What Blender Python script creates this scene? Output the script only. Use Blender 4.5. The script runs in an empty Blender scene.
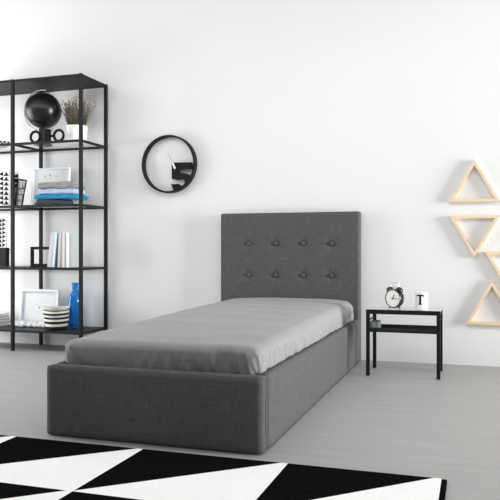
import bpy, bmesh, math, random
from mathutils import Vector, Matrix, noise
random.seed(7)
S = bpy.context.scene
COL = S.collection
PI = math.pi

# ------------------------------------------------------------------ materials
MATS = {}
def mat(name, col, rough=.5, metal=0, spec=.5, trans=0, ior=1.45, bump=None, var=None, sheen=0):
    if name in MATS: return MATS[name]
    m = bpy.data.materials.new(name); m.use_nodes = True
    nt = m.node_tree; b = nt.nodes['Principled BSDF']
    b.inputs['Base Color'].default_value = (*col, 1)
    b.inputs['Roughness'].default_value = rough
    b.inputs['Metallic'].default_value = metal
    b.inputs['Specular IOR Level'].default_value = spec
    b.inputs['Transmission Weight'].default_value = trans
    b.inputs['IOR'].default_value = ior
    if sheen: b.inputs['Sheen Weight'].default_value = sheen
    tc = nt.nodes.new('ShaderNodeTexCoord')
    if var:                                   # (scale xyz, amount)
        mp = nt.nodes.new('ShaderNodeMapping'); mp.inputs['Scale'].default_value = var[0]
        n = nt.nodes.new('ShaderNodeTexNoise'); n.inputs['Scale'].default_value = 1; n.inputs['Detail'].default_value = 4
        r = nt.nodes.new('ShaderNodeMapRange'); r.inputs['From Min'].default_value = .3; r.inputs['From Max'].default_value = .7
        r.inputs['To Min'].default_value = 1-var[1]; r.inputs['To Max'].default_value = 1+var[1]
        mx = nt.nodes.new('ShaderNodeVectorMath'); mx.operation = 'SCALE'; mx.inputs[0].default_value = col
        nt.links.new(tc.outputs['Object'], mp.inputs[0]); nt.links.new(mp.outputs[0], n.inputs['Vector'])
        nt.links.new(n.outputs['Fac'], r.inputs['Value']); nt.links.new(r.outputs[0], mx.inputs['Scale'])
        nt.links.new(mx.outputs[0], b.inputs['Base Color'])
    if bump:                                  # (scale, strength, distance)
        n = nt.nodes.new('ShaderNodeTexNoise'); n.inputs['Scale'].default_value = bump[0]; n.inputs['Detail'].default_value = 3
        bp = nt.nodes.new('ShaderNodeBump'); bp.inputs['Strength'].default_value = bump[1]; bp.inputs['Distance'].default_value = bump[2]
        nt.links.new(tc.outputs['Object'], n.inputs['Vector'])
        nt.links.new(n.outputs['Fac'], bp.inputs['Height']); nt.links.new(bp.outputs[0], b.inputs['Normal'])
    MATS[name] = m
    return m

def linen(name, col, amt):
    """woven upholstery: slubby threads running both ways"""
    m = bpy.data.materials.new(name); m.use_nodes = True
    nt = m.node_tree; b = nt.nodes['Principled BSDF']; L = nt.links.new
    b.inputs['Roughness'].default_value = .95; b.inputs['Specular IOR Level'].default_value = .15
    tc = nt.nodes.new('ShaderNodeTexCoord'); sp = nt.nodes.new('ShaderNodeSeparateXYZ'); L(tc.outputs['Object'], sp.inputs[0])
    ad = nt.nodes.new('ShaderNodeMath'); L(sp.outputs[0], ad.inputs[0]); L(sp.outputs[1], ad.inputs[1])
    outs = []
    for sx, sz in ((12, 215), (215, 12)):
        cb = nt.nodes.new('ShaderNodeCombineXYZ')
        a1 = nt.nodes.new('ShaderNodeMath'); a1.operation = 'MULTIPLY'; a1.inputs[1].default_value = sx; L(ad.outputs[0], a1.inputs[0])
        a2 = nt.nodes.new('ShaderNodeMath'); a2.operation = 'MULTIPLY'; a2.inputs[1].default_value = sz; L(sp.outputs[2], a2.inputs[0])
        L(a1.outputs[0], cb.inputs[0]); L(a2.outputs[0], cb.inputs[1])
        n = nt.nodes.new('ShaderNodeTexNoise'); n.inputs['Scale'].default_value = 1; n.inputs['Detail'].default_value = 2
        L(cb.outputs[0], n.inputs['Vector']); outs.append(n.outputs['Fac'])
    s = nt.nodes.new('ShaderNodeMath'); L(outs[0], s.inputs[0]); L(outs[1], s.inputs[1])
    r = nt.nodes.new('ShaderNodeMapRange'); r.inputs['From Min'].default_value = .7; r.inputs['From Max'].default_value = 1.3
    r.inputs['To Min'].default_value = 1-amt; r.inputs['To Max'].default_value = 1+amt; L(s.outputs[0], r.inputs['Value'])
    mx = nt.nodes.new('ShaderNodeVectorMath'); mx.operation = 'SCALE'; mx.inputs[0].default_value = col
    L(r.outputs[0], mx.inputs['Scale']); L(mx.outputs[0], b.inputs['Base Color'])
    bp = nt.nodes.new('ShaderNodeBump'); bp.inputs['Strength'].default_value = .4; bp.inputs['Distance'].default_value = .002
    L(s.outputs[0], bp.inputs['Height']); L(bp.outputs[0], b.inputs['Normal'])
    MATS[name] = m
    return m

M_wall = mat('white_wall_paint', (.78, .78, .775), .9, spec=.2, var=((.7, .7, .9), .012), bump=(60, .05, .002))
M_skirt = mat('white_skirting_paint', (.80, .80, .78), .6)
M_bed = linen('grey_linen', (.091, .091, .095), .21)
M_seam = mat('grey_seam_thread', (.15, .15, .155), .9)
M_button = mat('grey_button_cloth', (.07, .07, .074), .8)
M_sheet = mat('grey_sheet_cotton', (.255, .247, .251), .85, spec=.2, sheen=.1, var=((9, 1.5, 9), .03), bump=(220, .12, .001))
M_black = mat('black_metal', (.009, .009, .010), .5, spec=.22)
M_board = mat('black_brown_board', (.02, .02, .021), .55, spec=.3)
def thin_glass():
    m = bpy.data.materials.new('clear_glass'); m.use_nodes = True
    nt = m.node_tree; nt.nodes.remove(nt.nodes['Principled BSDF']); L = nt.links.new
    tr = nt.nodes.new('ShaderNodeBsdfTransparent'); tr.inputs[0].default_value = (.992, 1, .996, 1)
    gl = nt.nodes.new('ShaderNodeBsdfGlossy'); gl.inputs['Roughness'].default_value = .03
    lw = nt.nodes.new('ShaderNodeLayerWeight'); lw.inputs[0].default_value = .5
    fr = nt.nodes.new('ShaderNodeMath'); fr.operation = 'POWER'; fr.inputs[1].default_value = 6; L(lw.outputs['Facing'], fr.inputs[0])
    fs = nt.nodes.new('ShaderNodeMath'); fs.operation = 'MULTIPLY'; fs.inputs[1].default_value = .35; L(fr.outputs[0], fs.inputs[0]); fr = fs
    mx = nt.nodes.new('ShaderNodeMixShader'); L(fr.outputs[0], mx.inputs[0]); L(tr.outputs[0], mx.inputs[1]); L(gl.outputs[0], mx.inputs[2])
    L(mx.outputs[0], nt.nodes['Material Output'].inputs['Surface']); return m
M_glass = thin_glass()
M_glossblack = mat('glossy_black', (.008, .008, .009), .3)
M_matblack = mat('matt_black', (.008, .008, .008), .6, spec=.2)
M_chrome = mat('brushed_steel', (.62, .62, .62), .3, metal=1)
M_white = mat('white_lacquer', (.82, .83, .84), .5)
M_paper = mat('white_paper', (.78, .79, .80), .8)
M_card = mat('pale_card', (.70, .73, .78), .8)
M_ceramic = mat('white_ceramic', (.86, .86, .85), .25)
M_rugw = mat('rug_white_pile', (.88, .88, .86), 1, spec=.05, var=((60, 60, 60), .02), bump=(260, .6, .004))
M_rugb = mat('rug_black_pile', (.006, .006, .0055), 1, spec=0, var=((60, 60, 60), .3), bump=(260, .6, .004))
M_wood = mat('pale_pine', (.76, .60, .42), .6, var=((4, 4, 30), .10))
M_wood2 = mat('pale_pine_inner', (.60, .45, .31), .6, var=((4, 4, 30), .10))
M_dial = mat('white_dial', (.82, .82, .80), .6)
M_ivory = mat('ivory_clock_dial', (.80, .80, .74), .5)

def floor_mat():
    m = bpy.data.materials.new('pale_grey_planks'); m.use_nodes = True
    nt = m.node_tree; b = nt.nodes['Principled BSDF']; L = nt.links.new
    b.inputs['Roughness'].default_value = .5; b.inputs['Specular IOR Level'].default_value = .35
    tc = nt.nodes.new('ShaderNodeTexCoord')
    br = nt.nodes.new('ShaderNodeTexBrick'); br.offset = .37
    br.inputs['Color1'].default_value = (.357, .352, .343, 1); br.inputs['Color2'].default_value = (.368, .362, .353, 1)
    br.inputs['Mortar'].default_value = (.342, .336, .328, 1); br.inputs['Scale'].default_value = 1
    br.inputs['Mortar Size'].default_value = .003; br.inputs['Brick Width'].default_value = 1.9; br.inputs['Row Height'].default_value = .19
    br.inputs['Mortar Smooth'].default_value = 1
    L(tc.outputs['Object'], br.inputs['Vector'])
    mp = nt.nodes.new('ShaderNodeMapping'); mp.inputs['Scale'].default_value = (1.3, 16, 1)
    n = nt.nodes.new('ShaderNodeTexNoise'); n.inputs['Scale'].default_value = 1; n.inputs['Detail'].default_value = 5; n.inputs['Roughness'].default_value = .6
    L(tc.outputs['Object'], mp.inputs[0]); L(mp.outputs[0], n.inputs['Vector'])
    r = nt.nodes.new('ShaderNodeMapRange'); r.inputs['From Min'].default_value = .3; r.inputs['From Max'].default_value = .7
    r.inputs['To Min'].default_value = .93; r.inputs['To Max'].default_value = 1.07; L(n.outputs['Fac'], r.inputs['Value'])
    mx = nt.nodes.new('ShaderNodeVectorMath'); mx.operation = 'SCALE'
    L(br.outputs['Color'], mx.inputs[0]); L(r.outputs[0], mx.inputs['Scale']); L(mx.outputs[0], b.inputs['Base Color'])
    return m
M_floor = floor_mat()

# ------------------------------------------------------------------ mesh helpers
def BM(): return bmesh.new()
def box(bm, x0, x1, y0, y1, z0, z1, bev=0, mi=0):
    t = bmesh.new()
    vs = [t.verts.new((x, y, z)) for x in (x0, x1) for y in (y0, y1) for z in (z0, z1)]
    for f in ((0,1,3,2),(4,6,7,5),(0,4,5,1),(2,3,7,6),(0,2,6,4),(1,5,7,3)): t.faces.new([vs[i] for i in f])
    if bev: bmesh.ops.bevel(t, geom=t.edges[:], offset=bev, segments=2, affect='EDGES', profile=.5)
    for f in t.faces: f.material_index = mi
    merge(bm, t); return bm
def merge(bm, t, M=None):
    if M is not None: t.transform(M)
    me = bpy.data.meshes.new('tmp'); t.to_mesh(me); t.free(); bm.from_mesh(me); bpy.data.meshes.remove(me)
def lathe(bm, prof, seg=32, c=(0, 0, 0), mis=None, sx=1, sy=1):
    rings = []
    for r, z in prof:
        if r < 1e-6: rings.append([bm.verts.new((c[0], c[1], c[2]+z))])
        else: rings.append([bm.verts.new((c[0]+sx*r*math.cos(2*PI*i/seg), c[1]+sy*r*math.sin(2*PI*i/seg), c[2]+z)) for i in range(seg)])
    for k in range(len(rings)-1):
        a, b = rings[k], rings[k+1]
        for i in range(seg):
            j = (i+1) % seg
            if len(a) == 1 and len(b) == 1: continue
            vs = [a[0], b[j], b[i]] if len(a) == 1 else ([a[i], a[j], b[0]] if len(b) == 1 else [a[i], a[j], b[j], b[i]])
            f = bm.faces.new(vs)
            if mis: f.material_index = mis[k]
    return bm
def tube(bm, pts, r, seg=8, closed=False, radii=None):
    pts = [Vector(p) for p in pts]; n = len(pts); rings = []; up = None
    for i, p in enumerate(pts):
        if closed: d = pts[(i+1) % n]-pts[i-1]
        else: d = pts[min(i+1, n-1)]-pts[max(i-1, 0)]
        d.normalize()
        if up is None: up = Vector((0, 0, 1)) if abs(d.z) < .9 else Vector((1, 0, 0))
        u = (up-d*up.dot(d)).normalized(); v = d.cross(u); up = u
        rr = radii[i] if radii else r
        rings.append([bm.verts.new(p+rr*(math.cos(2*PI*k/seg)*u+math.sin(2*PI*k/seg)*v)) for k in range(seg)])
    for i in range(n if closed else n-1):
        a, b = rings[i], rings[(i+1) % n]
        for k in range(seg): bm.faces.new([a[k], a[(k+1) % seg], b[(k+1) % seg], b[k]])
    if not closed:
        bm.faces.new(rings[0][::-1]); bm.faces.new(rings[-1])
    return bm
def prism(bm, poly, y0, y1, mi=0):
    """closed polygon in the XZ plane pushed from y0 to y1"""
    a = [bm.verts.new((x, y0, z)) for x, z in poly]; b = [bm.verts.new((x, y1, z)) for x, z in poly]
    fs = [bm.faces.new(a), bm.faces.new(b[::-1])]
    for i in range(len(poly)):
        j = (i+1) % len(poly); fs.append(bm.faces.new([a[j], a[i], b[i], b[j]]))
    for f in fs: f.material_index = mi
    return bm
def softbox(hx, hy, hz, r, step, fn=None):
    """rounded box centred on the origin, evenly gridded, optionally displaced by fn(point, normal)"""
    bm = bmesh.new(); cache = {}
    N = [max(2, int(round(2*h/step))) for h in (hx, hy, hz)]
    H = (hx, hy, hz); r = min(r, hx, hy, hz)
    def V(i, j, k):
        if (i, j, k) in cache: return cache[i, j, k]
        p = Vector([-H[a]+2*H[a]*q/N[a] for a, q in enumerate((i, j, k))])
        c = Vector([max(-H[a]+r, min(H[a]-r, p[a])) for a in range(3)])
        d = p-c; n = d.normalized() if d.length > 1e-9 else Vector((0, 0, 1))
        if d.length > 1e-9: p = c+n*r
        if fn: p = fn(p, n)
        cache[i, j, k] = bm.verts.new(p); return cache[i, j, k]
    for ax in range(3):
        u, v = (ax+1) % 3, (ax+2) % 3
        for side in (0, N[ax]):
            for a in range(N[u]):
                for b in range(N[v]):
                    q = []
                    for da, db in ((0,0),(1,0),(1,1),(0,1)):
                        t = [0, 0, 0]; t[ax] = side; t[u] = a+da; t[v] = b+db; q.append(V(*t))
                    if side == 0: q = q[::-1]
                    bm.faces.new(q)
    return bm
def obj(name, bm, m, parent=None, loc=(0, 0, 0), rot=(0, 0, 0), smooth=False):
    bmesh.ops.recalc_face_normals(bm, faces=bm.faces[:])
    me = bpy.data.meshes.new(name); bm.to_mesh(me); bm.free()
    for x in (m if isinstance(m, (list, tuple)) else [m]): me.materials.append(x)
    if smooth:
        me.shade_smooth()
        if smooth != 'all': 
            try: me.set_sharp_from_angle(angle=math.radians(40))
            except Exception: pass
    o = bpy.data.objects.new(name, me); COL.objects.link(o); o.location = loc; o.rotation_euler = rot
    if parent: o.parent = parent
    return o
def tag(o, label, cat, group=None):
    o['label'] = label; o['category'] = cat
    if group: o['group'] = group
    return o
def thing(name, label, cat, loc=(0, 0, 0), rz=0, group=None, rot=None):
    o = bpy.data.objects.new(name, None); COL.objects.link(o); o.location = loc
    o.rotation_euler = rot if rot else (0, 0, rz); o.empty_display_size = .1
    return tag(o, label, cat, group)
def struct(name, bm, m):
    o = obj(name, bm, m); o['kind'] = 'structure'; return o

# ------------------------------------------------------------------ the setting
struct('floor', box(BM(), -9, 4.6, -8.5, .1, -.1, 0), M_floor)
struct('wall_back', box(BM(), -9, 4.6, 0, .15, 0, 4.3), M_wall)

# ------------------------------------------------------------------ rug (woven blocks: black triangle up, white triangle down)
rug = thing('area_rug', 'black and white triangle patterned rug lying in front of the bed', 'rug', (-.13, -3.04, 0))
RT = .014
bm = BM()
cw, ch, gap = .7, .598, .022
def quad(bm, pts, z, mi):
    f = bm.faces.new([bm.verts.new((x, y, z)) for x, y in pts]); f.material_index = mi
NR, NC = 4, 6
for r in range(NR):
    for c in range(NC):
        x1 = 0 if c == 0 else -.650-.704*(c-1); x0 = -.650-.704*c; y1 = -ch*r; y0 = y1-ch
        bx, by = x1-.03, y1-.6*.05     # the black triangle stops a little short of the next block
        quad(bm, [(x0, y1), (x1-.03, y1), (x0, y0+.008)], RT, 1)
        quad(bm, [(x1-.03, y1), (x1, y1), (x1, y0), (x0, y0), (x0, y0+.008)], RT, 0)
X0, Y0 = -.650-.704*(NC-1), -ch*NR
quad(bm, [(X0, 0), (0, 0), (0, Y0), (X0, Y0)][::-1], .001, 0)
for a, b in (((X0, 0), (0, 0)), ((0, 0), (0, Y0)), ((0, Y0), (X0, Y0)), ((X0, Y0), (X0, 0))):
    f = bm.faces.new([bm.verts.new((*a, .001)), bm.verts.new((*b, .001)), bm.verts.new((*b, RT)), bm.verts.new((*a, RT))]); f.material_index = 1
obj('pile', bm, [M_rugw, M_rugb], rug)
obj('edge_binding', box(BM(), .0005, .022, Y0, 0, .001, RT-.001, .003), M_rugb, rug)

# ------------------------------------------------------------------ bed
bed = thing('bed', 'single bed upholstered in grey linen with buttoned headboard against white wall', 'bed', (-1.5, -1.5, 0))
def L(x, y, z): return Vector((x+1.5, y+1.5, z))      # room -> bed coordinates
# headboard
btn = [(-1.928+.25*i, z) for z in (1.007, .728) for i in range(4)]
HBc = Vector((-1.5635, -.056, .64))
def hbfn(p, n):
    w = p+HBc
    if n.y < -.3:
        for bx, bz in btn:
            dx, dz = w.x-bx, w.z-bz; d2 = dx*dx+dz*dz
            if d2 < .05:
                d = math.sqrt(d2); ang = math.atan2(dz, dx)
                p.y += .018*math.exp(-d2/.0012)+.004*math.exp(-d2/.01)*(.6+.4*math.cos(5*ang+bx*9))
        p.y += .0018*noise.noise(w*5)
    return p
hb = softbox(.631, .05, .64, .018, .013, hbfn)
hb.transform(Matrix.Translation(L(*HBc)))
obj('headboard', hb, M_bed, bed, smooth='all')
for bx, bz in btn:
    b = lathe(BM(), [(0, .012), (.008, .0115), (.015, .008), (.019, .002), (.019, -.004), (0, -.006)], 20)
    b.transform(Matrix.Translation(L(bx, -.098, bz)) @ Matrix.Rotation(PI/2, 4, 'X'))
    obj('button', b, M_button, bed, smooth=True)
def panel(x0, x1, y0, y1, z0, z1, r=.012):
    h = ((x1-x0)/2, (y1-y0)/2, (z1-z0)/2); c = Vector(((x0+x1)/2, (y0+y1)/2, (z0+z1)/2))
    b = softbox(*h, r, .03, lambda p, n: p+n*.0016*noise.noise((p+c)*6))
    b.transform(Matrix.Translation(L(*c))); return b
obj('footboard', panel(-2.09, -.929, -2.932, -2.845, .003, .360), M_bed, bed, smooth='all')
obj('side_rail', panel(-.98, -.927, -2.846, -.108, .003, .362), M_bed, bed, smooth='all')
obj('side_rail', panel(-2.09, -2.035, -2.846, -.108, .003, .362), M_bed, bed, smooth='all')
s = tube(BM(), [L(-.9262, -2.885, .015), L(-.9262, -2.885, .355)], .0022, 6)
obj('seam_piping', s, M_seam, bed)
bb = BM(); box(bb, .0-.53, .515, -1.34, 1.385, .02, .13); obj('storage_base', bb, M_matblack, bed)

# mattress in a fitted sheet
mc = Vector((-1.508, -1.472, .318)); MH = (.532, 1.352, .185)
def mfn(p, n):
    w = p+mc; q = Vector(p)
    t = (p.y+MH[1])/(2*MH[1])                      # 0 foot, 1 head
    top = max(0, n.z)
    # gentle crown and lower foot corners
    cx = abs(p.x)/MH[0]; cy = abs(p.y)/MH[1]
    q.z += top*(.024*(1-cx**4)*(1-.7*(1-t)**3)-.028*(1-t)**2+.008*t)
    # long soft ripples over the top
    q.z += top*.0045*math.sin(w.y*17+3*noise.noise(Vector((w.x*1.3, w.y*.9, 0))))*max(0, noise.noise(Vector((w.x*1.2+4, w.y*.8, 2)))+.35)
    q.z += top*.004*noise.noise(Vector((w.x*3, w.y*5, 1)))
    # the left edge spreads towards the head
    if p.x < 0: q.x -= (.030+.03*t)*(-p.x/MH[0])
    side = math.sqrt(max(0, 1-n.z*n.z))
    if side > .5 and n.z > -.5:
        low = max(0, min(1, (.20-p.z)/.30))        # folds grow towards the hem
        s_ = w.x*1.0 if abs(n.y) > abs(n.x) else w.y*1.0
        f1 = noise.noise(Vector((s_*7+w.z*5, w.z*6, 3)))
        f2 = abs(noise.noise(Vector((s_*26+w.z*9, w.z*4, 7))))
        f3 = noise.noise(Vector((s_*30-w.z*12, w.z*7, 11)))
        amp = low*(.35+.65*max(0, noise.noise(Vector((s_*2.1, 0, 5)))+.45))
        f4 = max(0, 1-abs(noise.noise(Vector((s_*17+w.z*9*math.sin(s_*5), w.z*3, 21))))*4)
        d = amp*(.028*f1-.050*f2+.010*f3-.034*f4)+.010*math.sin(PI*max(0, min(1, (p.z+.185)/.37)))
        q += Vector((n.x, n.y, 0))*d
    return q
mb = softbox(*MH, .062, .0105, mfn)
mt = thing('mattress', 'mattress with a wrinkled plain grey fitted sheet resting in the bed frame', 'mattress', (mc.x, mc.y, mc.z-MH[2]))
mb.transform(Matrix.Translation((0, 0, MH[2])))
obj('fitted_sheet', mb, M_sheet, mt, smooth='all')

# ------------------------------------------------------------------ shelving unit (black metal frame, glass shelves)
XR, XC, XL = -3.408, -4.143, -4.878
YF, YB = -.48, -.035
LV = [2.543, 1.947, 1.360, .777, .190]                # heights of the shelf undersides + thickness/2
su = thing('shelving_unit', 'tall black metal shelving unit with glass shelves standing at the left', 'shelving unit', (XC, YB, 0))
def sl(x, y, z): return (x-XC, y-YB, z)
P = .0145
for x in (XR, XC, XL):
    for y in (YF, YB):
        b = BM(); a = sl(x, y, 0); box(b, a[0]-P, a[0]+P, a[1]-P, a[1]+P, 0, 2.556, .002); obj('post', b, M_black, su)
for z in LV:
    for y in (YF, YB):
        b = BM(); box(b, XL-XC+P, XC-XC-P, y-YB-.011, y-YB+.011, z-.012, z+.010, .001)
        box(b, P, XR-XC-P, y-YB-.011, y-YB+.011, z-.012, z+.010, .001); obj('rail', b, M_black, su)
    for x in (XR, XC, XL):
        b = BM(); box(b, x-XC-.011, x-XC+.011, YF-YB+P, -P, z-.012, z+.010, .001); obj('cross_rail', b, M_black, su)
for i, z in enumerate(LV):
    for xa, xb in ((XL, XC), (XC, XR)):
        b = BM(); box(b, xa-XC+.0125, xb-XC-.0125, YF-YB+.0125, -.0125, z-.002 if 0 < i < 4 else z-.011, z+.0095)
        o = obj('glass_shelf' if 0 < i < 4 else 'solid_shelf', b, M_glass if 0 < i < 4 else M_board, su)
TOP = [z+.0102 for z in LV]                            # where things stand

# ---- level 1: globe, ring candle holder, heather, woven bowl
Z = TOP[1]
g = thing('globe', 'black desk globe with a thin silver meridian arc on top glass shelf', 'globe', (-3.955, -.265, Z))
R_ = .172; cz = 2.292-Z
b = BM(); bmesh.ops.create_uvsphere(b, u_segments=64, v_segments=40, radius=R_)
obj('ball', b, M_glossblack, g, loc=(0, 0, cz), rot=(0, math.radians(-14), 0), smooth='all')
arc = []
for k in range(41):
    a = math.radians(76+180*k/40)                       # up and over the left side
    arc.append((.193*math.cos(a), -.03, cz+.193*math.sin(a)))
ab = BM()
for k in range(len(arc)-1):
    pass
tube(ab, arc, .0065, 8); obj('meridian_arc', ab, mat('dull_silver', (.40, .41, .41), .45, metal=.4), g, smooth=True)
b = lathe(BM(), [(0, 0), (.085, 0), (.085, .01), (.03, .02), (.014, .035), (.012, cz-R_+.006), (0, cz-R_+.008)], 32)
obj('stand', b, M_matblack, g, smooth=True)

ch_ = thing('candle_holder', 'black metal candle holder with two round ring handles before the globe', 'candle holder', (-3.825, -.395, Z))
b = lathe(BM(), [(0, 0), (.042, 0), (.042, .008), (.036, .012), (.036, .110), (.042, .114), (.042, .124), (.03, .124), (.03, .105), (0, .105)], 32)
obj('cup', b, M_matblack, ch_, smooth=True)
for sx in (-1, 1):
    b = BM(); c = Vector((sx*.128, 0, .062)); r = .051
    tube(b, [c+Vector((r*math.cos(2*PI*k/32), 0, r*math.sin(2*PI*k/32))) for k in range(32)], .0125, 10, closed=True)
    tube(b, [c-Vector((sx*.055, 0, 0)), c-Vector((sx*.095, 0, 0))], .012, 10)
    obj('ring_handle', b, M_matblack, ch_, smooth=True)

hp = thing('potted_heather', 'purple heather growing in a white ceramic pot on top glass shelf', 'potted plant', (-3.615, -.22, Z))
b = lathe(BM(), [(0, 0), (.082, 0), (.088, .004), (.103, .162), (.103, .172), (.099, .172), (.098, .14), (0, .14)], 40)
obj('pot', b, M_ceramic, hp, smooth=True)
obj('soil', lathe(BM(), [(0, .148), (.098, .142)], 24), mat('dark_soil', (.03, .022, .015), 1, bump=(90, .8, .01)), hp)
st, lf, fl = BM(), BM(), BM()
def dia(bm, p, d, l, w):
    d = d.normalized(); u = d.orthogonal().normalized(); v = d.cross(u)
    a, c = bm.verts.new(p), bm.verts.new(p+d*l)
    m = [bm.verts.new(p+d*l*.45+w*(math.cos(q)*u+math.sin(q)*v)) for q in (0, 2*PI/3, 4*PI/3)]
    for i in range(3): bm.faces.new([a, m[i], m[(i+1) % 3]]); bm.faces.new([c, m[(i+1) % 3], m[i]])
for i in range(150):
    a = random.uniform(0, 2*PI); r0 = .085*math.sqrt(random.random()); h = random.uniform(.12, .34)*(1-.25*random.random())
    p0 = Vector((r0*math.cos(a), r0*math.sin(a), .142)); out = Vector((math.cos(a), math.sin(a), 0))
    lean = random.uniform(.1, .55)*(r0/.085+.2)
    pts = []
    for k in range(7):
        t = k/6; pts.append(p0+Vector((0, 0, h*t*(1-.12*t*lean)))+out*h*lean*.7*t**1.5+Vector((math.sin(i*3+t*4), math.cos(i*5+t*4), 0))*.008*t)
    tube(st, pts, .0015, 4)
    for k in range(int(h*150)):
        t = random.uniform(.05, 1); f = t*6; j = min(5, int(f)); p = pts[j].lerp(pts[j+1], f-j)
        q = random.uniform(0, 2*PI); d = Vector((math.cos(q), math.sin(q), random.uniform(.5, 1.4)))
        if t < .42 or random.random() < .18: dia(lf, p, d, random.uniform(.015, .026), .0026)
        else: dia(fl, p, d, random.uniform(.009, .016), .0034)
obj('stems', st, mat('heather_stem', (.16, .15, .08), .9), hp)
obj('leaves', lf, mat('heather_green', (.06, .085, .03), .9), hp)
obj('flowers', fl, mat('heather_flower', (.21, .14, .15), .9, var=((40, 40, 40), .5)), hp)

wb = BM()
prof = [(0, 0), (.06, 0), (.09, .012), (.12, .035), (.13, .052), (.125, .052), (.112, .036), (.085, .018), (0, .008)]
seg = 36; rings = []
for r, z in prof: rings.append([wb.verts.new((r*math.cos(2*PI*i/seg), r*math.sin(2*PI*i/seg), z)) for i in range(seg)] if r else [wb.verts.new((0, 0, z))])
for k in range(len(rings)-1):
    for i in range(seg):
        j = (i+1) % seg; a, c = rings[k], rings[k+1]
        vs = [a[0], c[i], c[j]] if len(a) == 1 else ([a[i], a[j], c[0]] if len(c) == 1 else [a[i], a[j], c[j], c[i]])
        wb.faces.new(vs).material_index = (i+k) % 2
o = obj('woven_bowl', wb, [M_matblack, M_paper], loc=(-4.46, -.28, Z)); tag(o, 'small black and white woven bowl at left end of top glass shelf', 'bowl')

# ---- picture frames
def picture_frame(name, label, x, y, z, w, h, d, bar, mf, content, glass=None, tilt=0):
    t = thing(name, label, 'picture frame', (x, y, z), rot=(tilt, 0, 0))
    b = BM(); box(b, 0, w, 0, d, 0, bar, .002); box(b, 0, w, 0, d, h-bar, h, .002)
    box(b, 0, bar, 0, d, bar+.0005, h-bar-.0005, .002); box(b, w-bar, w, 0, d, bar+.0005, h-bar-.0005, .002)
    obj('frame', b, mf, t)
    if glass: 
        b = BM(); box(b, bar, w-bar, d*.5, d*.5+.003, bar, h-bar); obj('pane', b, glass, t)
    if content: content(t, w, h, d, bar)
    return t
def print_marks(t, w, h, d, bar):
    b = BM(); box(b, bar, w-bar, d*.55, d*.9, bar, h-bar)
    for px, pz, s in ((.33, .79, .006), (.47, .82, .007), (.63, .79, .006), (.47, .74, .004)):
        prism(b, [(px*w+s*math.cos(k*PI/3), pz*h+1.3*s*math.sin(k*PI/3)) for k in range(6)], d*.55-.0012, d*.55-.0002, 1)
    obj('print', b, [M_paper, mat('print_grey', (.12, .13, .16), .8)], t)
def print_dot(t, w, h, d, bar):
    b = BM(); box(b, bar, w-bar, d*.55, d*.9, bar, h-bar); pr = obj('print', b, M_card, t)
    b = BM(); box(b, bar+.03, w-bar-.03, d*.55-.0012, d*.55-.0004, bar+.03, h-bar-.03); obj('mount', b, M_paper, pr)
    b = BM(); prism(b, [(.50*w+.006*math.cos(k*PI/4), .5*h+.008*math.sin(k*PI/4)) for k in range(8)], d*.55-.0026, d*.55-.0014)
    obj('printed_dot', b, M_matblack, pr)
picture_frame('picture_frame', 'white framed print standing behind the folded clothes', -4.200, -.13, TOP[2]+.003, .425, .39, .03, .016, M_white, print_marks, tilt=math.radians(-5))
picture_frame('picture_frame', 'large square white picture frame leaning on the bottom shelf', -4.320, -.155, TOP[4]+.003, .444, .36, .03, .024, M_white, print_dot, tilt=math.radians(-5))
picture_frame('picture_frame', 'small empty black frame standing left of the upright books', -4.150, -.20, TOP[3], .265, .195, .025, .028, M_matblack, None, M_glass)

# ---- level 2: folded clothes
def garment(label, x0, x1, y0, y1, z0, z1, m, sd):
    h = ((x1-x0)/2, (y1-y0)/2, (z1-z0)/2)
    def fn(p, n):
        q = Vector(p); s = math.sqrt(max(0, 1-n.z**2))
        nz = noise.noise(Vector((p.x*5+sd, p.y*5, sd)))
        q += Vector((n.x, n.y, 0))*s*(-.012*math.exp(-((p.z/h[2]-.1+.5*nz)/.22)**2)+.022*noise.noise(Vector((p.x*9, p.y*9, p.z*30+sd))))
        wv = .012*noise.noise(Vector((p.x*6+sd*3, p.y*6, 1)))
        q.z += wv if n.z > -.3 else abs(wv)*.3
        return q
    b = softbox(*h, min(h[2]*.95, .03), .009, fn)
    b.transform(Matrix.Translation((0, 0, h[2])))
    return tag(obj('folded_garment', b, m, loc=((x0+x1)/2, (y0+y1)/2, z0), smooth='all'), label, 'clothes', 'folded clothes stacked on the glass shelf')
Z = TOP[2]+.001
garment('folded charcoal garment at the bottom of the clothes stack', -3.955, -3.66, -.415, -.18, Z, Z+.052, mat('charcoal_knit', (.055, .06, .08), .95), 1)
garment('folded turquoise blue garment second from the bottom of the stack', -3.955, -3.505, -.42, -.17, Z+.054, Z+.098, mat('turquoise_cotton', (.01, .22, .42), .8), 2)
garment('folded pale blue garment between turquoise and grey ones', -3.93, -3.53, -.41, -.18, Z+.100, Z+.152, mat('pale_blue_cotton', (.42, .50, .66), .85), 3)
garment('folded grey garment on top of the clothes stack', -3.94, -3.525, -.415, -.18, Z+.155, Z+.218, mat('grey_check_cotton', (.27, .28, .27), .9, var=((8, 8, 120), .35)), 4)

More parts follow.
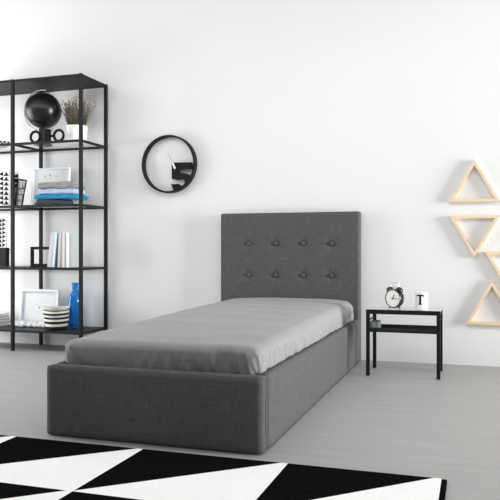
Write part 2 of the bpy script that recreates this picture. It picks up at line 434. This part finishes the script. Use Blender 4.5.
# ---- patterned papers and baskets at the left
def triangles(bm, x0, x1, z0, z1, y, s=.058, hgt=.046, sd=0):
    """rows of small black triangles printed on a sheet facing -y"""
    rnd = random.Random(sd); nx = int((x1-x0)/s+.3); nz = int((z1-z0)/hgt)
    s = (x1-x0)/nx; ox = 0; oz = ((z1-z0)-nz*hgt)/2
    for i in range(nx):
        mode = (i+sd) % 3
        for k in range(nz):
            a, c = x0+ox+i*s+.002, z0+oz+k*hgt+.002; w, h = s-.004, hgt-.004
            poly = [(a, c), (a+w, c), (a+w/2, c+h)] if mode == 0 else ([(a, c), (a, c+h), (a+w, c+h/2)] if mode == 1 else [(a+w, c), (a+w, c+h), (a, c+h/2)])
            prism(bm, poly, y-.0012, y-.0002, 1)
BOXX, BASKX, BINX, FOLX = -4.245, -4.33, -4.43, -4.339
Z = TOP[2]
pb = thing('storage_box', 'tall white box printed with black triangles beside the wire basket', 'box', (BOXX, -.40, Z))
b = BM(); box(b, -.19, 0, 0, .04, 0, .345, .003); triangles(b, -.19, 0, .004, .341, 0, sd=1); obj('box_body', b, [M_paper, M_matblack], pb)
wk = thing('wire_basket', 'black wire mesh basket standing on the second glass shelf', 'basket', (BASKX, -.27, Z))
def bk(z): k = z/.265; return .105+.035*k, .050+.015*k
b = BM()
for z in (.004, .06, .12, .18): 
    a, c = bk(z); tube(b, [(-a, -c, z), (a, -c, z), (a, c, z), (-a, c, z)], .0025, 5, closed=True)
for i in range(15):
    t = -1+2*i/14
    for sy in (-1, 1):
        a0, c0 = bk(.004); a1, c1 = bk(.262); tube(b, [(t*a0, sy*c0, .004), (t*a1, sy*c1, .262)], .0016, 4)
for i in range(9):
    t = -1+2*i/8
    for sx in (-1, 1):
        a0, c0 = bk(.004); a1, c1 = bk(.262); tube(b, [(sx*a0, t*c0, .004), (sx*a1, t*c1, .262)], .0016, 4)
for i in range(12):
    z = .02*i+.015; a, c = bk(z); tube(b, [(-a, -c, z), (a, -c, z), (a, c, z), (-a, c, z)], .0013, 4, closed=True)
obj('mesh_body', b, M_black, wk)
a, c = bk(.265)
obj('rim', tube(BM(), [(-a, -c, .265), (a, -c, .265), (a, c, .265), (-a, c, .265)], .005, 8, closed=True), M_black, wk)
for sy in (-1, 1):
    b = tube(BM(), [(bk(.0)[0]-.01, sy*.050, .006), (bk(.265)[0], sy*.065, .262)], .007, 6)
    obj('corner_bar', b, M_black, wk)
obj('handle', tube(BM(), [(a, -.04, .262), (a+.035, -.04, .255), (a+.035, -.04, .17), (a-.012, -.04, .165)], .0028, 6), M_black, wk)
lt = thing('gift_bag', 'white bag with black triangles sticking out of the wire basket', 'bag', (BASKX, -.27, Z+.009))
b = BM(); box(b, -.098, .098, -.04, -.005, 0, .335, .004); triangles(b, -.098, .098, .15, .333, -.04, sd=0)
for v in b.verts: v.co.x *= 1+.32*v.co.z/.335
obj('bag_body', b, [M_paper, M_matblack], lt)

Z = TOP[3]
bn = thing('storage_bin', 'narrow black bin with a thin wire handle on third glass shelf', 'bin', (BINX, -.31, Z))
b = BM(); w = .10
v = .028
for (x0, x1, y0, y1) in ((-w, w, -v, -v+.006), (-w, w, v-.006, v), (-w, -w+.006, -v+.0065, v-.0065), (w-.006, w, -v+.0065, v-.0065)): box(b, x0, x1, y0, y1, .006, .185)
box(b, -w, w, -v, v, 0, .0055); obj('bin_body', b, M_matblack, bn)
obj('handle', tube(BM(), [(w, 0, .12), (w+.045, 0, .15), (w+.065, 0, .20), (w+.065, 0, .30), (w+.045, 0, .30), (w+.045, 0, .18), (w, 0, .14)], .003, 6), M_black, bn)
pr = thing('patterned_folder', 'white folder printed with black triangles standing in the black bin', 'folder', (FOLX, -.322, Z+.007))
b = BM(); box(b, -.178, 0, 0, .02, 0, .475, .002); triangles(b, -.178, 0, .18, .472, 0, s=.045, hgt=.04, sd=1); obj('folder_cover', b, [M_paper, M_matblack], pr)

# ---- books
def book(name, label, x, w, h, d, z, col, lean=0, flat=False, y=-.385, group=None, rz=0):
    m = mat('book_cover_%02x%02x%02x' % tuple(int(c*255) for c in col), col, .6)
    t = thing(name, label, 'book', (x, y, z), group=group, rot=(0, lean, rz))
    b = BM()
    if not flat:
        e = .0022
        box(b, 0, e, 0, d, 0, h); box(b, w-e, w, 0, d, 0, h); box(b, e+.0001, w-e-.0001, 0, e, 0, h, 0)
        obj('cover', b, m, t); b = BM(); box(b, e+.0003, w-e-.0003, e+.0005, d-.006, .003, h-.003); obj('pages', b, M_paper, t)
    else:                                             # lying: w is width, h is thickness
        e = .0025
        box(b, 0, w, 0, d, 0, e); box(b, 0, w, 0, d, h-e, h); box(b, 0, e, 0, d, e+.0001, h-e-.0001)
        obj('cover', b, m, t); b = BM(); box(b, e+.0003, w-.005, .004, d-.004, e+.0003, h-e-.0003); obj('pages', b, M_paper, t)
    return t
B0 = -3.848
specs = [  # left edge from B0, width, height, colour, lean in degrees, label
 (.000, .041, .332, (.55, .57, .57), 7.2, 'pale grey book leaning at the left end of the row'),
 (.048, .030, .330, (.66, .73, .82), 6.2, 'bluish white leaning book next to the dark shadow strip'),
 (.086, .011, .322, (.03, .07, .12), 5.0, 'thin dark navy strip, built as a book, for the shadow gap in the row'),  # dark slab stands for the shadow wedge between its leaning neighbours
 (.112, .030, .326, (.50, .53, .54), 2.4, 'mid grey book just right of the dark shadow strip'),
 (.151, .008, .330, (.42, .34, .28), 1.0, 'thin brownish book in the middle of the row'),
 (.162, .028, .330, (.66, .63, .60), .6, 'cream book right of the thin brownish one'),
 (.194, .014, .322, (.33, .36, .39), 0, 'narrow slate grey book left of the bright white one'),
 (.209, .030, .322, (.84, .85, .84), 0, 'bright white upright book in the right half of the row'),
 (.240, .027, .322, (.42, .47, .47), 0, 'grey green upright book at the right end of the row')]
for x, w, h, c, ln, lb in specs:
    book('book', lb, B0+x, w, h, .13, TOP[3]+.0003+w*math.sin(math.radians(ln)), c, lean=math.radians(ln), y=-.36)
zz = TOP[4]
for x, w, h, c, lb, rz in ((-4.775, .35, .036, (.58, .52, .40), 'beige book at the bottom of the flat pile on lowest shelf', .02),
                       (-4.785, .345, .026, (.75, .76, .75), 'white book second from bottom of the flat pile', -.03),
                       (-4.775, .33, .030, (.28, .36, .38), 'grey teal book third from bottom of the flat pile', .0),
                       (-4.785, .33, .024, (.78, .80, .80), 'pale white book on top of the flat pile', .03)):
    book('book', lb, x, w, h, .24, zz, c, flat=True, y=-.36, rz=rz); zz += h+.001

# ---- bottom shelf: cloth, striped basket, blue bottle
Z = TOP[4]
b = softbox(.21, .05, .022, .02, .007, lambda p, n: p+n*.010*noise.noise(p*28)+Vector((0, 0, .012*noise.noise(p*14) if n.z > 0 else 0)))
b.transform(Matrix.Translation((0, 0, .026)))
tag(obj('fluffy_cloth', b, mat('white_fleece', (.74, .76, .78), 1, bump=(150, .8, .01)), loc=(-4.13, -.235, Z), smooth='all'), 'soft white fleece cloth lying before the large white frame', 'cloth')

sb = BM(); prof = [(0, .003)]; mis = [1]
H_ = .210; n_ = 44
for k in range(n_+1):
    t = k/n_; prof.append((.098+.024*t**.7+.003*math.sin(t*20), .003+H_*t))
for k in range(1, n_+1):
    t = (k-.5)/n_; mis.append(1 if t < .17 or any(abs(t-q) < .048 for q in (.33, .52, .71, .885)) else 0)
prof += [(.122, .003+H_), (.118, .19), (0, .19)]; mis += [0, 0, 1]
lathe(sb, prof, 48, mis=mis)
for v in sb.verts: 
    v.co.z += (.004*math.sin(math.atan2(v.co.y, v.co.x)*2+.6))*(v.co.z/H_)
    if v.co.x < 0: v.co.x *= 1+.03*v.co.z/H_
obj_ = obj('striped_basket', sb, [mat('cream_cotton_rope', (.74, .72, .64), .95, bump=(120, .6, .006)), mat('black_cotton_rope', (.012, .012, .014), .95, bump=(120, .6, .006))], loc=(-3.755, -.345, Z), smooth=True)
tag(obj_, 'cream and black striped fabric basket on the bottom shelf', 'basket')

bt = BM()
pr_o = [(0, 0), (.058, 0), (.066, .008), (.068, .03), (.068, .27), (.064, .30), (.046, .335), (.034, .355), (.030, .38), (.030, .425), (.036, .437), (.036, .445)]
pr_i = [(.030, .445), (.026, .425), (.026, .38), (.030, .352), (.058, .30), (.062, .27), (.062, .03), (.055, .012), (0, .010)]
lathe(bt, [(r, z*.975) for r, z in pr_o+pr_i], 40)
mb_ = mat('blue_glass', (.03, .45, .92), .06, trans=.8, ior=1.4)
tag(obj('glass_bottle', bt, mb_, loc=(-3.672, -.155, Z), smooth=True), 'tall bright blue glass bottle beside the striped basket', 'bottle')

# ------------------------------------------------------------------ wall clock
wc = thing('wall_clock', 'round black rimmed wall clock with a large black number five', 'clock', (-2.735, 0, 1.757))
ro, ri = .272, .256
b = BM()
seg = 96
R4 = [(ro, -.066), (ro, -.001), (ri, -.001), (ri, -.066)]
rr = [[b.verts.new((r*math.cos(2*PI*i/seg), y, r*math.sin(2*PI*i/seg))) for i in range(seg)] for r, y in R4]
for k in range(4):
    for i in range(seg):
        j = (i+1) % seg; b.faces.new([rr[k][i], rr[k][j], rr[(k+1) % 4][j], rr[(k+1) % 4][i]])
obj('rim', b, M_matblack, wc, smooth=True)
b = lathe(BM(), [(0, .002), (ri-.0005, .002), (ri-.0005, .008), (0, .008)], 96); b.transform(Matrix.Rotation(PI/2, 4, 'X'))
obj('dial', b, M_dial, wc)
five = [(-2.700,1.769),(-2.499,1.763),(-2.499,1.702),(-2.625,1.704),(-2.625,1.664),(-2.585,1.670),(-2.550,1.662),(-2.520,1.646)]
# the bowl runs into the rim on the right
cxl, czl = -2.735, 1.757
p5 = [(x-cxl, z-czl) for x, z in five]
for a in (-29, -33, -38, -46, -54, -62, -70, -78): p5.append((.2565*math.cos(math.radians(a)), .2565*math.sin(math.radians(a))))
p5 += [(x-cxl, z-czl) for x, z in [(-2.708,1.567),(-2.630,1.567),(-2.614,1.552),(-2.589,1.551),(-2.572,1.568),(-2.567,1.590),(-2.581,1.608),(-2.605,1.612),(-2.625,1.602),(-2.700,1.615)]]
obj('numeral', prism(BM(), p5, -.056, -.028), M_matblack, wc)
b = BM(); tube(b, [(.045, -.008, .005), (.045, -.062, .005)], .010, 12); obj('spindle', b, M_matblack, wc)
b = BM()
def bar(bm, p, q, w0, w1, y0, y1, mi=0):
    p, q = Vector(p), Vector(q); d = (q-p).normalized(); n = Vector((-d.y, d.x))
    prism(bm, [tuple(p+n*w0), tuple(q+n*w1), tuple(q-n*w1), tuple(p-n*w0)], y0, y1, mi)
bar(b, (.045, .005), (-.005, .112), .004, .003, -.061, -.058); obj('minute_hand', b, M_chrome, wc)
b = BM(); bar(b, (.045, .012), (.072, -.048), .009, .009, -.065, -.062); obj('hour_hand', b, M_white, wc)

# ------------------------------------------------------------------ wooden triangle shelves
def tri_frame(label, cx, cz, side, up):
    """equilateral frame; cx is the middle, cz the level of the flat edge"""
    t = thing('triangle_shelf', label, 'wall shelf', (cx, 0, cz))
    h = side*.87; s = 1 if up else -1
    out = [Vector((-side/2, 0)), Vector((side/2, 0)), Vector((0, s*h))]
    wd = .023; c = (out[0]+out[1]+out[2])/3; inr = h/3
    inn = [c+(p-c)*(1-wd/inr) for p in out]
    for i in range(3):
        j = (i+1) % 3
        b = BM(); q = [out[i], out[j], inn[j], inn[i]]
        prism(b, [(v.x, v.y) for v in q], -.036, -.0008)
        obj('side_board', b, M_wood, t)
    return t
tri_frame('topmost wooden triangle shelf, point up, on the white wall', -.004, 1.343, .400, True)
tri_frame('wooden triangle shelf pointing down, hung under the topmost one', -.004, 1.232, .396, False)
tri_frame('small wooden triangle shelf pointing down, cut by right edge of photo', .272, .934, .392, False)
tri_frame('lowest wooden triangle shelf, point up, right of side table', .132, .340, .414, True)

# ------------------------------------------------------------------ side table
tb = thing('side_table', 'small black side table with lower shelf right of the bed', 'table', (-.513, -.54, 0))
lx, ly, q = .258, .182, .0135
for sx in (-1, 1):
    for sy in (-1, 1):
        b = BM(); box(b, sx*lx-q, sx*lx+q, sy*ly-q, sy*ly+q, .0, .4999 if sy < 0 else .4925, .002); obj('leg', b, M_black, tb)
b = BM()
for sy in (-1, 1): box(b, -lx+q, lx-q, sy*ly-q, sy*ly+q, .468, .4999 if sy < 0 else .4925, .001)
for sx in (-1, 1): box(b, sx*lx-q, sx*lx+q, -ly+q, ly-q, .468, .4925, .001)
obj('top_frame', b, M_black, tb)
b = BM(); box(b, -lx-q, lx+q, -ly+q+.0005, ly+q, .493, .4998, .001); obj('table_top', b, mat('pale_frosted_glass', (.55, .56, .56), .15), tb)
b = BM(); box(b, -lx+q, lx-q, -ly+.002, ly-.17, .330, .346, .001); box(b, -lx+q, lx-q, -ly-.006, -ly+.010, .3461, .362); box(b, -lx+q, lx-q, ly-.175, ly-.165, .3461, .372)
obj('lower_shelf', b, mat('black_shelf_board', (.012, .012, .013), .6), tb)
b = BM()
for sx in (-1, 1): b = BM(); box(b, sx*lx-.005, sx*lx+.005, -ly+q, ly-q, .410, .420); obj('side_bar', b, M_black, tb)
pass
b = softbox(.035, .07, .030, .012, .006, lambda p, n: p+n*.004*noise.noise(p*30)); b.transform(Matrix.Translation((0, 0, .030)))
tag(obj('folded_cloth', b, mat('grey_green_cloth', (.22, .24, .22), .9), loc=(-.728, -.62, .3465), smooth='all'), 'grey green folded cloth on the lower shelf of side table', 'cloth')

# alarm clock
ac = thing('alarm_clock', 'black twin bell alarm clock with white dial on side table', 'clock', (-.584, -.615, .500), math.radians(-29))
r = .072; cz = .080
def disc(prof, seg=48):
    b = lathe(BM(), prof, seg); b.transform(Matrix.Rotation(PI/2, 4, 'X')); b.transform(Matrix.Translation((0, 0, cz))); return b
obj('case', disc([(0, -.030), (.060, -.030), (.070, -.022), (r, -.015), (r, .018), (.0695, .026), (.066, .027), (.0635, .022), (0, .022)]), M_glossblack, ac, smooth=True)
b = disc([(0, .0222), (.0632, .0222), (.0632, .0235), (0, .0235)])
for k in range(12):
    a = k*PI/6; bar(b, (.050*math.sin(a), cz+.050*math.cos(a)), (.057*math.sin(a), cz+.057*math.cos(a)), .0016, .0016, -.0246, -.0237, 1)
obj('dial', b, [M_ivory, mat('grey_print', (.25, .25, .24), .7)], ac)
b = BM(); bar(b, (-.004, cz-.006), (.016, cz+.034), .003, .002, -.0265, -.0255); obj('hour_hand', b, M_matblack, ac)
b = BM(); bar(b, (-.012, cz+.0), (.052, cz+.001), .0022, .0012, -.0285, -.0275); obj('minute_hand', b, M_matblack, ac)
for sx in (-1, 1):
    b = lathe(BM(), [(0, .024), (.012, .0225), (.022, .016), (.028, .006), (.029, 0), (.025, 0), (0, .004)], 28)
    b.transform(Matrix.Translation((sx*.043, 0, cz+.063)) @ Matrix.Rotation(sx*math.radians(34), 4, 'Y'))
    bl = obj('bell', b, M_glossblack, ac, smooth=True)
    b = BM(); tube(b, [(sx*.040, 0, cz+.055), (sx*.045, 0, cz+.068)], .004, 8); obj('bell_post', b, M_chrome, bl)
    b = BM(); tube(b, [(sx*.036, 0, cz-.058), (sx*.050, 0, .0042)], .005, 10, radii=[.0055, .0040]); obj('foot', b, M_matblack, ac)
b = BM(); tube(b, [(-.036, 0, cz+.092), (-.034, 0, cz+.112), (-.022, 0, cz+.119), (0, 0, cz+.121), (.022, 0, cz+.119), (.034, 0, cz+.112), (.036, 0, cz+.092)], .0026, 8)
obj('handle', b, M_chrome, ac, smooth=True)
b = BM(); tube(b, [(0, 0, cz+.070), (0, 0, cz+.090)], .0025, 8); tube(b, [(-.009, 0, cz+.090), (.009, 0, cz+.090)], .005, 8); obj('hammer', b, M_chrome, ac)

# mug
mg = thing('mug', 'white mug printed with a black letter T on side table', 'mug', (-.383, -.61, .500))
mr, mh = .046, .134
obj('cup', lathe(BM(), [(0, 0), (mr-.004, 0), (mr, .004), (mr, mh-.002), (mr-.002, mh), (mr-.005, mh-.002), (mr-.005, .006), (0, .006)], 48), M_ceramic, mg, smooth=True)
b = BM(); a0 = -PI/2-.18
for xa, xb, za, zb in ((-.028, .028, .104, .115), (-.0075, .0075, .046, .104), (-.017, .017, .040, .046), (-.028, -.024, .095, .104), (.024, .028, .095, .104)):
    n = max(2, int((xb-xa)/.003))
    cols = [[b.verts.new(((mr+rd)*math.cos(a0+(xa+(xb-xa)*k/n)/mr), (mr+rd)*math.sin(a0+(xa+(xb-xa)*k/n)/mr), z)) for rd in (.0003, .0009) for z in (za, zb)] for k in range(n+1)]
    for k in range(n):
        c, d = cols[k], cols[k+1]
        b.faces.new([c[2], d[2], d[3], c[3]]); b.faces.new([c[0], c[1], d[1], d[0]]); b.faces.new([c[1], c[3], d[3], d[1]]); b.faces.new([c[0], d[0], d[2], c[2]])
bmesh.ops.remove_doubles(b, verts=b.verts[:], dist=.00005)
obj('printed_letter', b, M_matblack, mg)

# ------------------------------------------------------------------ light
w = bpy.data.worlds.new('soft_daylight'); S.world = w; w.use_nodes = True
bg = w.node_tree.nodes['Background']; bg.inputs[0].default_value = (.97, .985, 1, 1); bg.inputs[1].default_value = .5
def area(name, loc, rot, sx, sy, e, col=(1, 1, 1)):
    l = bpy.data.lights.new(name, 'AREA'); l.shape = 'RECTANGLE'; l.size = sx; l.size_y = sy; l.energy = e; l.color = col
    o = bpy.data.objects.new(name, l); COL.objects.link(o); o.location = loc; o.rotation_euler = rot
    return o
area('window_light', (8.0, -1.80, 1.35), (0, math.radians(90), 0), 3.4, 2.2, 1300)
area('added_overhead_fill', (-2.0, -2.4, 3.9), (0, 0, 0), 8.0, .8, 12)  # added overhead fill for headboard and bed top, not a lamp of the room
area('added_left_fill', (-7.4, -1.85, 1.4), (0, -math.radians(90), 0), 2.8, 2.1, 260)  # added fill from the left for wall and shelf interior; no known window
area('added_wall_fill', (-2.2, -2.6, 3.1), (math.radians(36), 0, 0), 8.5, .5, 58)  # added fill aimed at the back wall to even out its brightness

# ------------------------------------------------------------------ camera
cam = bpy.data.cameras.new('camera'); co = bpy.data.objects.new('camera', cam); COL.objects.link(co)
cam.sensor_fit = 'HORIZONTAL'; cam.sensor_width = 36; cam.lens = 690/500*36
co.location = (0, -5.97, .95); co.rotation_euler = (PI/2, 0, math.atan(225/690))
S.camera = co
S.view_settings.view_transform = 'Standard'; S.view_settings.look = 'None'; S.view_settings.gamma = 1
S.view_settings.exposure = 0; S.view_settings.use_curve_mapping = False
